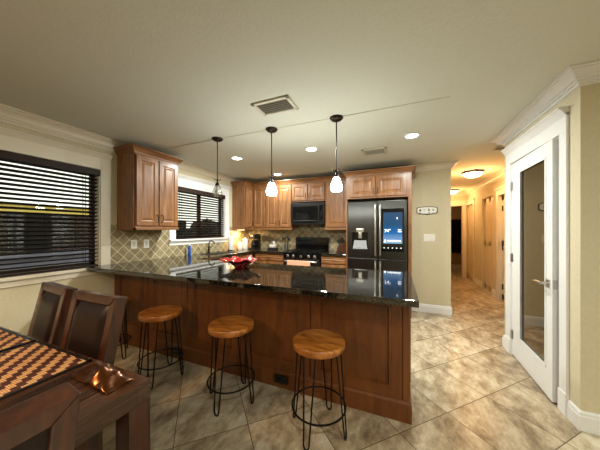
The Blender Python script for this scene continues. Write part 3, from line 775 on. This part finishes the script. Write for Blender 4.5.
for x in (.09, .2, .35, .5, .61):
    MB().lathe([(.022, 0), (.024, .006), (.019, .01), (.017, .028), (.001, .03)], 18).build('knob', M['steel'], cp, smooth=True).rotation_euler[0] = PI/2
    cp.children[-1].location = (x, -.012, .862)
od = MB().box(.004, SW-.004, -.006, .03, .2, .815).build('oven_door', M['black'], t, bevel=.005)
MB().box(.08, SW-.08, -.009, -.005, .3, .68).build('oven_window', M['black_gloss'], od, bevel=.002)
m = MB(); m.tube([(.04, -.05, .775), (SW-.04, -.05, .775)], .012, 12); m.tube([(.06, -.005, .775), (.06, -.05, .775)], .009); m.tube([(SW-.06, -.005, .775), (SW-.06, -.05, .775)], .009)
m.build('handle', M['steel'], od, smooth=True)
MB().box(.004, SW-.004, -.004, .03, .03, .185).build('bottom_drawer', M['black'], t, bevel=.004)
# towel draped over the handle
m = MB(); nx = 24; rows = [(-.066, .42), (-.068, .55), (-.068, .68), (-.068, .765), (-.064, .785), (-.05, .7915), (-.036, .785), (-.032, .765), (-.03, .66)]
rr = []
for (y, z) in rows: rr.append([(.10+.44*i/nx, y+(.004*math.sin(i*1.1) if z < .75 else 0), z) for i in range(nx+1)])
vs = [p for r in rr for p in r]; fs = [(a*(nx+1)+i, a*(nx+1)+i+1, (a+1)*(nx+1)+i+1, (a+1)*(nx+1)+i) for a in range(len(rr)-1) for i in range(nx)]
m.add(vs, fs); o = m.build('dish_towel', M['pink'], None, smooth=True, loc=(-1.965, 3.965, 0)); sd = o.modifiers.new('thick', 'SOLIDIFY'); sd.thickness = .003
tag(o, 'peach cotton towel hanging over the oven handle', 'towel')

# microwave
t = thing('microwave', 'black over-the-range microwave with glossy window, above the stove', 'microwave', (-1.93, 4.2, 1.455)); w = .665
MB().box(0, w, .025, .39, 0, .40).build('body', M['black'], t, bevel=.004)
o = MB().box(.0, w-.0, 0, .024, .035, .398).build('door', M['fridge_dark'], t, bevel=.004)
MB().box(.04, w-.11, -.003, .001, .07, .33).build('window', M['black_gloss'], o, bevel=.002)
MB().box(w-.085, w-.012, -.003, .001, .06, .34).build('control_strip', M['black_gloss'], o, bevel=.002)
MB().tube([(.06, -.0, .052), (.07, -.022, .052), (w-.13, -.022, .052), (w-.12, 0, .052)], .008, 8).build('handle', M['black'], o, smooth=True)
MB().box(.01, w-.01, .004, .3, -.012, .0).build('vent_grille', M['black'], t)

# ------------------------------------------------------------------ small kitchen things
t = thing('paper_towel_roll', 'white paper towel roll on an upright holder beside the sink window', 'paper towel', (-3.06, 3.84, .93))
MB().lathe([(.075, 0), (.075, .008), (.07, .012), (.001, .012)], 24).build('holder_base', M['bronze'], t, smooth=True)
MB().lathe([(.058, .013), (.06, .016), (.06, .285), (.057, .288), (.02, .288)], 28).build('roll', M['paper'], t, smooth=True)
MB().lathe([(.006, .28), (.006, .31), (.012, .32), (.008, .332), (.001, .335)], 12).build('holder_knob', M['bronze'], t, smooth=True)
def canister(x, y, r, h, label):
    t = thing('ceramic_canister', label, 'canister', (x, y, .93), 0, 'white canisters in the corner')
    MB().lathe([(r*.9, 0), (r, .01), (r*1.02, h*.5), (r, h*.9), (r*.93, h)], 24).build('jar', M['white_ceramic'], t, smooth=True)
    MB().lathe([(r*.96, h+.001), (r*.98, h+.014), (r*.5, h+.03), (r*.15, h+.034), (r*.2, h+.05), (.001, h+.056)], 24).build('lid', M['white_ceramic'], t, smooth=True)
canister(-2.99, 4.03, .052, .12, 'shorter white lidded canister next to the paper towel roll')
canister(-2.98, 4.20, .055, .19, 'taller white lidded canister nearer the coffee maker')
# coffee maker
t = thing('coffee_maker', 'black drip coffee maker standing in the back corner', 'coffee maker', (-2.83, 4.33, .93))
MB().box(-.075, .075, -.12, .12, 0, .035).build('base', M['black'], t, bevel=.006)
MB().box(-.075, .075, .04, .12, .03, .3).build('tower', M['black'], t, bevel=.006)
o = MB().box(-.078, .078, -.11, .12, .225, .32).build('brew_head', M['black'], t, bevel=.012)
MB().box(-.03, .03, -.114, -.109, .265, .3).build('front_badge', M['steel'], o, bevel=.003)
MB().lathe([(.05, .037), (.06, .06), (.062, .11), (.045, .16), (.04, .19)], 20, (0, -.04)).build('carafe', M['black_gloss'], t, smooth=True)
MB().tube([(0, -.1, .15), (.0, -.135, .14), (.0, -.135, .09), (0, -.1, .07)], .007, 8).build('carafe_handle', M['steel'], t, smooth=True)
# cup tray
t = thing('cup_rack', 'small black rack on the back counter left of the utensil crock', 'rack', (-2.42, 4.38, .93))
m = MB(); m.box(-.09, .09, -.06, .06, 0, .035)
for x in (-.085, .085): m.tube([(x, -.05, .03), (x, -.05, .075), (x, .05, .075), (x, .05, .03)], .004, 6)
m.build('tray', M['black'], t); MB().tube([(0, .055, .03), (0, .055, .19), (.012, .055, .2)], .005, 6).build('post', M['black_metal'], t)
for i, (x, y, z) in enumerate(((-.052, 0, .036), (0, -.005, .036), (.052, 0, .036), (.02, .01, .106))):
    c = thing('white_cup', ['white cup at the left end of the small black rack', 'white cup in the middle of the small black rack', 'white cup at the right end of the small black rack', 'white cup stacked on top of the others in the small rack'][i], 'cup', (-2.42+x, 4.38+y, .93+z), 0, 'white cups in the small rack')
    MB().lathe([(.016, 0), (.022, .01), (.027, .04), (.026, .066), (.024, .066), (.022, .02), (.001, .012)], 18).build('bowl', M['white_ceramic'], c, smooth=True)
    MB().tube([(.0, -.025, .055), (0, -.042, .05), (0, -.042, .025), (0, -.023, .018)], .004, 6).build('handle', M['white_ceramic'], c, smooth=True)
# utensil crock
t = thing('utensil_crock', 'steel crock left of the stove holding dark utensils', 'crock', (-2.10, 4.36, .93))
MB().lathe([(.042, 0), (.044, .005), (.044, .15), (.041, .15), (.04, .01), (.001, .008)], 24).build('crock', M['steel'], t, smooth=True)
for i, (a, l, hd, lab) in enumerate(((-.5, .25, .032, 'black ladle leaning furthest left in the steel crock'), (-.15, .27, .026, 'black spoon standing in the middle of the steel crock'), (.25, .26, .03, 'black slotted spoon leaning right in the steel crock'), (.55, .23, .028, 'black turner leaning furthest right in the steel crock'))):
    u = thing('kitchen_utensil', lab, 'utensil', (-2.10+.012*math.sin(a*3), 4.36+(i-1.5)*.012, .942), 0, 'utensils in the steel crock')
    d = Vector((math.sin(a)*.45, 0, 1)).normalized()
    MB().tube([(0, 0, 0), tuple(d*l*.8)], .005, 8).build('shaft', M['bronze'], u)
    c = d*l*.92
    mm = MB(); mm.lathe([(.001, -hd*1.15), (hd*.6, -hd*.8), (hd, 0), (hd*.7, hd*.8), (.001, hd*1.1)], 14, sy=.3)
    o = mm.build('head', M['black'], u, smooth=True, loc=tuple(c))
# knife block
t = thing('knife_block', 'cherry wooden knife block right of the stove', 'knife block', (-.965, 4.34, .93), -1.1)
m = MB(); v = [(-.05, -.09, 0), (.05, -.09, 0), (.05, .07, 0), (-.05, .07, 0), (-.05, -.05, .13), (.05, -.05, .13), (.05, .09, .2), (-.05, .09, .2)]
m.add(v, [(0, 3, 2, 1), (4, 5, 6, 7), (0, 1, 5, 4), (1, 2, 6, 5), (2, 3, 7, 6), (3, 0, 4, 7)]); m.build('block', M['knife_wood'], t, bevel=.004)
for i in range(3):
    for j in range(3):
        x = -.03+.03*i; y = -.03+.04*j; z = .135+.02*j
        k = MB().tube([(x, y, z+.018), (x, y-.024, z+.05), (x, y-.05, z+.085)], [.009, .010, .012], 8).build('knife', M['black'], None, smooth=True, loc=(-.965, 4.34, .93), rz=-1.1)
        tag(k, '%s black-handled knife in the %s row of the knife block' % (('left', 'middle', 'right')[i], ('front', 'middle', 'rear')[j]), 'knife', 'knives in the block')
# soap bottle
t = thing('dish_soap_bottle', 'blue dish soap bottle at the backsplash by the small window', 'bottle', (-3.09, 2.85, .93))
MB().lathe([(.028, 0), (.031, .008), (.03, .06), (.026, .09), (.03, .12), (.022, .148), (.012, .158)], 20, sy=.8, sx=.8).build('bottle', M['blue_liquid'], t, smooth=True)
MB().lathe([(.012, .158), (.012, .172), (.006, .176), (.005, .2), (.001, .2)], 14).build('cap', M['white_plastic'], t, smooth=True)
# red bowl with wavy rim
m = MB(); n = 64; rings = []
prof = [(.001, .012), (.05, .013), (.075, .03), (.12, .062), (.17, .085), (.205, .092), (.203, .086), (.168, .078), (.118, .054), (.078, .02), (.06, .0), (.001, .0)]
for r, z in prof:
    row = []
    for k in range(n):
        a = 2*PI*k/n; w = (r/.205)**2
        rr_ = r*(1+.05*w*math.sin(8*a)+.03*w*math.sin(3*a+1)); zz = z+w*.012*math.sin(8*a+.6)+w*.006*math.sin(5*a)
        row.append((rr_*math.cos(a), rr_*math.sin(a), max(0, zz)))
    rings.append(row)
m.ring(rings, False, False)
o = m.build('glass_bowl', M['redglass'], None, smooth=True, loc=(-1.575, 2.14, .931)); tag(o, 'red and white art glass bowl with a wavy rim on the peninsula', 'bowl')

# outlets, switch, plaque, night light
for y, lab in ((2.035, 'white wall outlet under the lone cabinet, closer to the big window'), (2.20, 'white wall outlet under the lone cabinet, closer to the sink')):
    t = thing('wall_outlet', lab, 'outlet', (LX+.008, y, 1.15), 0, 'white outlets on the side backsplash')
    MB().box(0, .006, -.036, .036, -.058, .058).build('plate', M['white_plastic'], t, bevel=.002)
    MB().box(.005, .009, -.017, .017, -.034, .034).build('socket', M['vent_white'], t, bevel=.001)
t = thing('light_switch', 'white wide light switch plate below the small plaque', 'switch', (.465, 4.37, 1.21))
MB().box(-.08, .08, -.006, 0, -.06, .06).build('plate', M['white_plastic'], t, bevel=.002)
for x in (-.046, 0, .046): MB().box(x-.016, x+.016, -.01, -.004, -.033, .033).build('rocker', M['white_plastic'], t, bevel=.002)
t = thing('wall_plaque', 'small white oval-ended plaque with four dark symbols beside refrigerator', 'plaque', (.43, 4.37, 1.655))
def plq(s, y0, y1):
    out = []
    pts = [(-.15, -.04), (-.11, -.058), (-.04, -.066), (.04, -.066), (.11, -.058), (.15, -.04), (.15, .04), (.11, .055), (.04, .062), (-.04, .062), (-.11, .055), (-.15, .04)]
    return MB().ring([[(x*s, y0, z*(s-(1-s)*1.2)) for x, z in pts], [(x*s, y1, z*(s-(1-s)*1.2)) for x, z in pts]])
plq(1, -.012, 0).build('frame', M['black_metal'], t); plq(.93, -.014, -.011).build('board', M['white_plastic'], t)
m = MB()
m.box(-.112, -.085, -.016, -.013, -.015, .012); m.box(-.107, -.09, -.016, -.013, .012, .022); m.box(-.118, -.08, -.016, -.013, -.045, -.036)
m.add([(.012, -.016, -.008), (.042, -.016, -.008), (.027, -.016, .034), (.012, -.013, -.008), (.042, -.013, -.008), (.027, -.013, .034)], [(0, 1, 2), (3, 5, 4), (0, 3, 4, 1), (1, 4, 5, 2), (2, 5, 3, 0)])
m.box(.015, .04, -.016, -.013, -.045, -.034); m.build('black_symbols', M['black'], t)
m = MB(); m.tube([(-.05, -.015, -.01), (-.035, -.015, .02), (-.022, -.015, -.01)], .003, 6); m.box(-.048, -.026, -.016, -.013, -.043, -.037)
m.box(.078, .1, -.016, -.013, -.01, .018); m.box(.08, .102, -.016, -.013, -.043, -.037)
m.build('grey_symbols', plain('sage_paint', rgb(120, 150, 140), .6), t)
m = MB(); m.lathe([(.006, -.078), (.006, -.066)], 8, (0, -.006)); m.build('hanging_knob', M['black_metal'], t)
t = thing('under_cabinet_light', 'small warm lamp strip lit under the corner wall cabinet', 'lamp', (-3.03, 4.12, 1.335))
MB().box(-.05, .05, -.08, .08, .005, .03).build('housing', M['white_plastic'], t, bevel=.003)
MB().box(-.04, .04, -.07, .07, 0, .005).build('lens', M['led'], t)
area('strip_lamp', t, (0, 0, -.006), .12, 4.5, (1, .6, .26), 'SQUARE')

# ------------------------------------------------------------------ bar stools
def stool(x, y, rz, label, first=None):
    t = thing('bar_stool', label, 'stool', (x, y, 0), rz, 'round wooden bar stools at the peninsula')
    MB().lathe([(.15, .556), (.17, .557), (.174, .562), (.175, .593), (.171, .599), (.16, .601), (.001, .601)], 40).build('seat', M['seat_wood'], t, smooth=True)
    MB().lathe([(.145, .550), (.145, .5565)], 28).build('mounting_plate', M['black_metal'], t)
    for k in range(4):
        a = k*PI/2
        def P(r, da, z): return (r*math.cos(a+da), r*math.sin(a+da), z)
        c, s = math.cos(a), math.sin(a); tx, ty = -s, c
        pts = []
        for (r, off, z) in ((.14, -.04, .551), (.185, -.018, .03), (.187, -.012, .012), (.188, 0, .006), (.187, .012, .012), (.185, .018, .03), (.14, .04, .551)):
            pts.append((r*c+tx*off, r*s+ty*off, z))
        MB().tube(pts, .0055, 8).build('leg', M['black_metal'], t, smooth=True)
    MB().tube([(.178*math.cos(2*PI*k/40), .178*math.sin(2*PI*k/40), .165) for k in range(40)], .006, 8, closed=True).build('footrest_ring', M['black_metal'], t, smooth=True)
    return t
s0 = stool(-.495, 1.53, R(-6), 'round wood-seat bar stool nearest the hallway end of the peninsula')
for x, y, rz, lab in ((-1.22, 1.535, R(5), 'round wood-seat bar stool in front of the middle of the peninsula'),
                      (-2.0, 1.525, R(28), 'round dark-lit wood bar stool between the middle stool and the dining chairs'),
                      (-2.80, 1.55, R(10), 'round bar stool mostly hidden behind the nearer high-backed dining chair')):
    c = dup(s0); c.location = (x, y, 0); c.rotation_euler[2] = rz; c['label'] = lab

# ------------------------------------------------------------------ dining set
TX1, TY1, TZ = -.89, .635, .76; TX0, TY0 = -2.65, -.42
t = thing('dining_table', 'dark wooden dining table with planked top and square legs, lower left', 'table', ((TX0+TX1)/2, (TY0+TY1)/2, 0))
a, b = (TX1-TX0)/2, (TY1-TY0)/2
m = MB(); fr_ = .055
m.box(-a, a, -b, -b+fr_, TZ-.075, TZ); m.box(-a, a, b-fr_, b, TZ-.075, TZ); m.box(-a, -a+fr_, -b+fr_, b-fr_, TZ-.075, TZ); m.box(a-fr_, a, -b+fr_, b-fr_, TZ-.075, TZ)
m.build('frame', M['dark_wood'], t, bevel=.002)
m = MB(); n = 38; w = (2*a-2*fr_)/n
for i in range(n): m.box(-a+fr_+i*w+.002, -a+fr_+(i+1)*w-.002, -b+fr_, b-fr_, TZ-.03, TZ-.001)
m.box(-a+fr_, a-fr_, -b+fr_, b-fr_, TZ-.034, TZ-.006)
m.build('tabletop', M['dark_wood'], t, bevel=.001, seg=1)
for sx in (-1, 1):
    for sy in (-1, 1):
        x = sx*(a-.04); y = sy*(b-.04); MB().box(x-.04, x+.04, y-.04, y+.04, 0, TZ-.0752).build('leg', M['dark_wood_v'], t, bevel=.003)
def chair(x, y, rz, label):
    t = thing('dining_chair', label, 'chair', (x, y, 0), rz, 'dark wooden leather dining chairs')
    lean = math.atan2(.115, .56)
    mt = Matrix.Translation((0, .2, .44)) @ Matrix.Rotation(-lean, 4, 'X')
    W = .188; Hh = .568; fw = .045
    def bx(m, *c): m.box(*c, mt)
    m = MB()
    # mitred back frame
    for (o0, o1) in (((-W, -W), (0, 0)),): pass
    def quad(pa, pb, pc, pd):
        vs = [(p[0], d, p[1]) for d in (-.028, .028) for p in (pa, pb, pc, pd)]
        m.add(vs, [(0, 1, 2, 3), (4, 7, 6, 5), (0, 4, 5, 1), (1, 5, 6, 2), (2, 6, 7, 3), (3, 7, 4, 0)], mt)
    g = .0008
    quad((-W, 0), (-W+fw, fw), (-W+fw, Hh-fw), (-W, Hh)); quad((W, 0), (W, Hh), (W-fw, Hh-fw), (W-fw, fw))
    quad((-W+g, Hh), (-W+fw+g, Hh-fw), (W-fw-g, Hh-fw), (W-g, Hh)); quad((-W+g, 0), (W-g, 0), (W-fw-g, fw), (-W+fw+g, fw))
    m.build('back_frame', M['dark_wood_v'], t, bevel=.004)
    m = MB(); c = (W-fw); n = 10; vs = []; fs = []
    def pad(sgn):
        o = len(m.v); N_ = 12
        pts = []
        for i in range(N_+1):
            for j in range(N_+1):
                u, v_ = i/N_, j/N_; e_ = min(1, 9*min(u, 1-u))*min(1, 11*min(v_, 1-v_)); e_ = math.sin(e_*PI/2)
                pts.append((-c+2*c*u, sgn*(.012+.024*e_), fw+(Hh-2*fw)*v_))
        m.add(pts, [(i*(N_+1)+j, (i+1)*(N_+1)+j, (i+1)*(N_+1)+j+1, i*(N_+1)+j+1) for i in range(N_) for j in range(N_)], mt)
    pad(-1); m.build('backrest_cushion', M['leather'], t, smooth=True)
    m = MB(); m.box(-c, c, -.011, .02, fw, Hh-fw, mt); m.build('rear_cushion', M['leather'], t)
    MB().box(-.215, .215, -.22, .2, .36, .42).build('seat_frame', M['dark_wood_v'], t, bevel=.004)
    MB().box(-.21, .21, -.215, .185, .42, .475).build('seat', M['leather'], t, bevel=.02, seg=4)
    for sx in (-1, 1):
        x = sx*.192
        MB().box(x-.022, x+.022, -.218, -.174, 0, .36).build('leg', M['dark_wood_v'], t, bevel=.003)
        MB().box(x-.022, x+.022, .165, .215, 0, .45).build('leg', M['dark_wood_v'], t, bevel=.003)
    return t
c0 = chair(-1.475, .455, R(0), 'high-backed leather dining chair facing the table, nearer the bar stools')
for x, y, rz, lab in ((-1.965, .48, R(-6), 'high-backed leather dining chair facing the table, farther left under the window'),
                      (-.965, .105, R(-90), 'dark dining chair seen from behind, pushed in at the near table end')):
    c = dup(c0); c.location = (x, y, 0); c.rotation_euler[2] = rz; c['label'] = lab
for x0, x1, lab in ((-1.715, -1.245, 'brown and tan woven bamboo placemat with black edging, nearer the table corner'), (-2.21, -1.74, 'brown and tan woven bamboo placemat with black edging, at the far left')):
    t = thing('placemat', lab, 'placemat', ((x0+x1)/2, .455, TZ), 0, 'woven placemats on the dining table'); a = (x1-x0)/2; b = .165
    MB().box(-a+.012, a-.012, -b+.012, b-.012, 0, .004).build('mat', M['weave'], t)
    m = MB(); m.box(-a, a, -b, -b+.013, 0, .005); m.box(-a, a, b-.013, b, 0, .005); m.box(-a, -a+.013, -b, b, 0, .005); m.box(a-.013, a, -b, b, 0, .005)
    m.build('edging', M['black'], t)
# crumpled copper cloth
m = MB(); n = 26; P00, P10, P11, P01 = Vector((-1.19, .52)), Vector((-.938, .512)), Vector((-.945, .605)), Vector((-1.205, .612))
vs = []
for i in range(n+1):
    for j in range(n+1):
        u, v_ = i/n, j/n; p = (P00*(1-u)+P10*u)*(1-v_)+(P01*(1-u)+P11*u)*v_
        q = 1-abs(2*u-1.05); fold = max(0, 1-abs(u-.52-.12*v_)*7)*.022+max(0, 1-abs(u-.72-.1*(1-v_))*10)*.014
        z = .002+.022*max(0, q)*math.sin(PI*v_)**.7+fold*math.sin(PI*(v_*.8+.1))+.004*math.sin(9*u+7*v_)*math.sin(PI*v_)
        vs.append((p.x, p.y, max(.001, z)))
m.add(vs, [(i*(n+1)+j, (i+1)*(n+1)+j, (i+1)*(n+1)+j+1, i*(n+1)+j+1) for i in range(n) for j in range(n)])
o = m.build('satin_napkin', M['copper'], None, smooth=True, loc=(0, 0, TZ)); s = o.modifiers.new('thick', 'SOLIDIFY'); s.thickness = .0015; s.offset = 1
tag(o, 'crumpled copper satin cloth lying at the corner of the dining table', 'napkin')

# ------------------------------------------------------------------ far room and garden
t = thing('dresser', 'dark dresser in the dim room beyond the hallway', 'dresser', (1.45, 9.3, 0))
MB().box(-.35, .16, 0, .45, .05, 1.15).build('body', plain('very_dark_walnut', rgb(40, 20, 16), .5), t, bevel=.01)
for k in range(4): MB().box(-.33, .14, -.012, 0, .1+k*.26, .33+k*.26).build('drawer', M['dark_wood'], t, bevel=.004)
t = thing('tall_mirror', 'dark framed panel standing against the far room wall', 'mirror', (2.05, 10.88, .3))
MB().box(-.3, .3, -.04, 0, .15, 1.45).build('frame', M['black_metal'], t, bevel=.004); MB().box(-.25, .25, -.046, -.038, .2, 1.4).build('glass', M['black_gloss'], t)
struct(box('ground', M['lawn'], -30, -3.34, -14, 26, -.3, -.1)); bpy.data.objects['ground'].name = 'floor_outside'
def boards(name, mat, x, y0, y1, z1, label, cat, w=.3):
    m = MB(); y = y0
    while y < y1: m.box(x, x+.04, y, y+w-.012, -.1, z1); y += w
    m.box(x-.03, x, y0, y1, .3, .38); m.box(x-.03, x, y0, y1, z1-.3, z1-.22)
    return tag(m.build(name, M[mat], None), label, cat)
boards('garden_fence', 'fence', -8.0, -6, 7, 1.72, 'dark board fence seen through the big window', 'fence')
m = MB(); m.box(-9.6, -9.4, -8, 8, -.1, 2.02); m.box(-9.65, -9.35, -8, 8, 2.02, 2.06); tag(m.build('garden_wall', M['yellowwall']), 'yellow garden wall showing above the fence outside', 'wall')
m = MB(); m.box(-5.6, -5.3, -4, 5.5, -.1, .90); m.box(-5.64, -5.26, -4, 5.5, .90, .96); tag(m.build('reflection_wall', M['bluewall']), 'added low blue-grey wall imitating bluish reflections at the lower slats', 'stand-in')  # wall added outside, its colour imitates bluish reflections low in the blind
def hedge(x, y, rx, ry, h, label):
    m = MB(); n = 30; rings = []
    for i in range(15):
        ph = i/14
        row = []
        for k in range(n):
            a = 2*PI*k/n; r = math.sqrt(max(0, 1-(ph**3)))*(1+random.uniform(-.16, .16))
            row.append((rx*r*math.cos(a), ry*r*math.sin(a), h*ph*(1+random.uniform(-.05, .05))))
        rings.append(row)
    m.ring(rings); o = m.build('garden_shrub', M['hedge'], None, loc=(x, y, -.1)); tag(o, label, 'shrub', 'dark shrubs outside the sink window')
hedge(-6.6, 6.85, .8, .95, 1.8, 'dark rounded shrub outside the sink window, its left half')
hedge(-6.7, 9.0, .8, .95, 1.7, 'dark rounded shrub outside the sink window, its middle')
hedge(-6.6, 11.2, .8, .95, 2.2, 'dark rounded shrub outside the sink window, its right end')
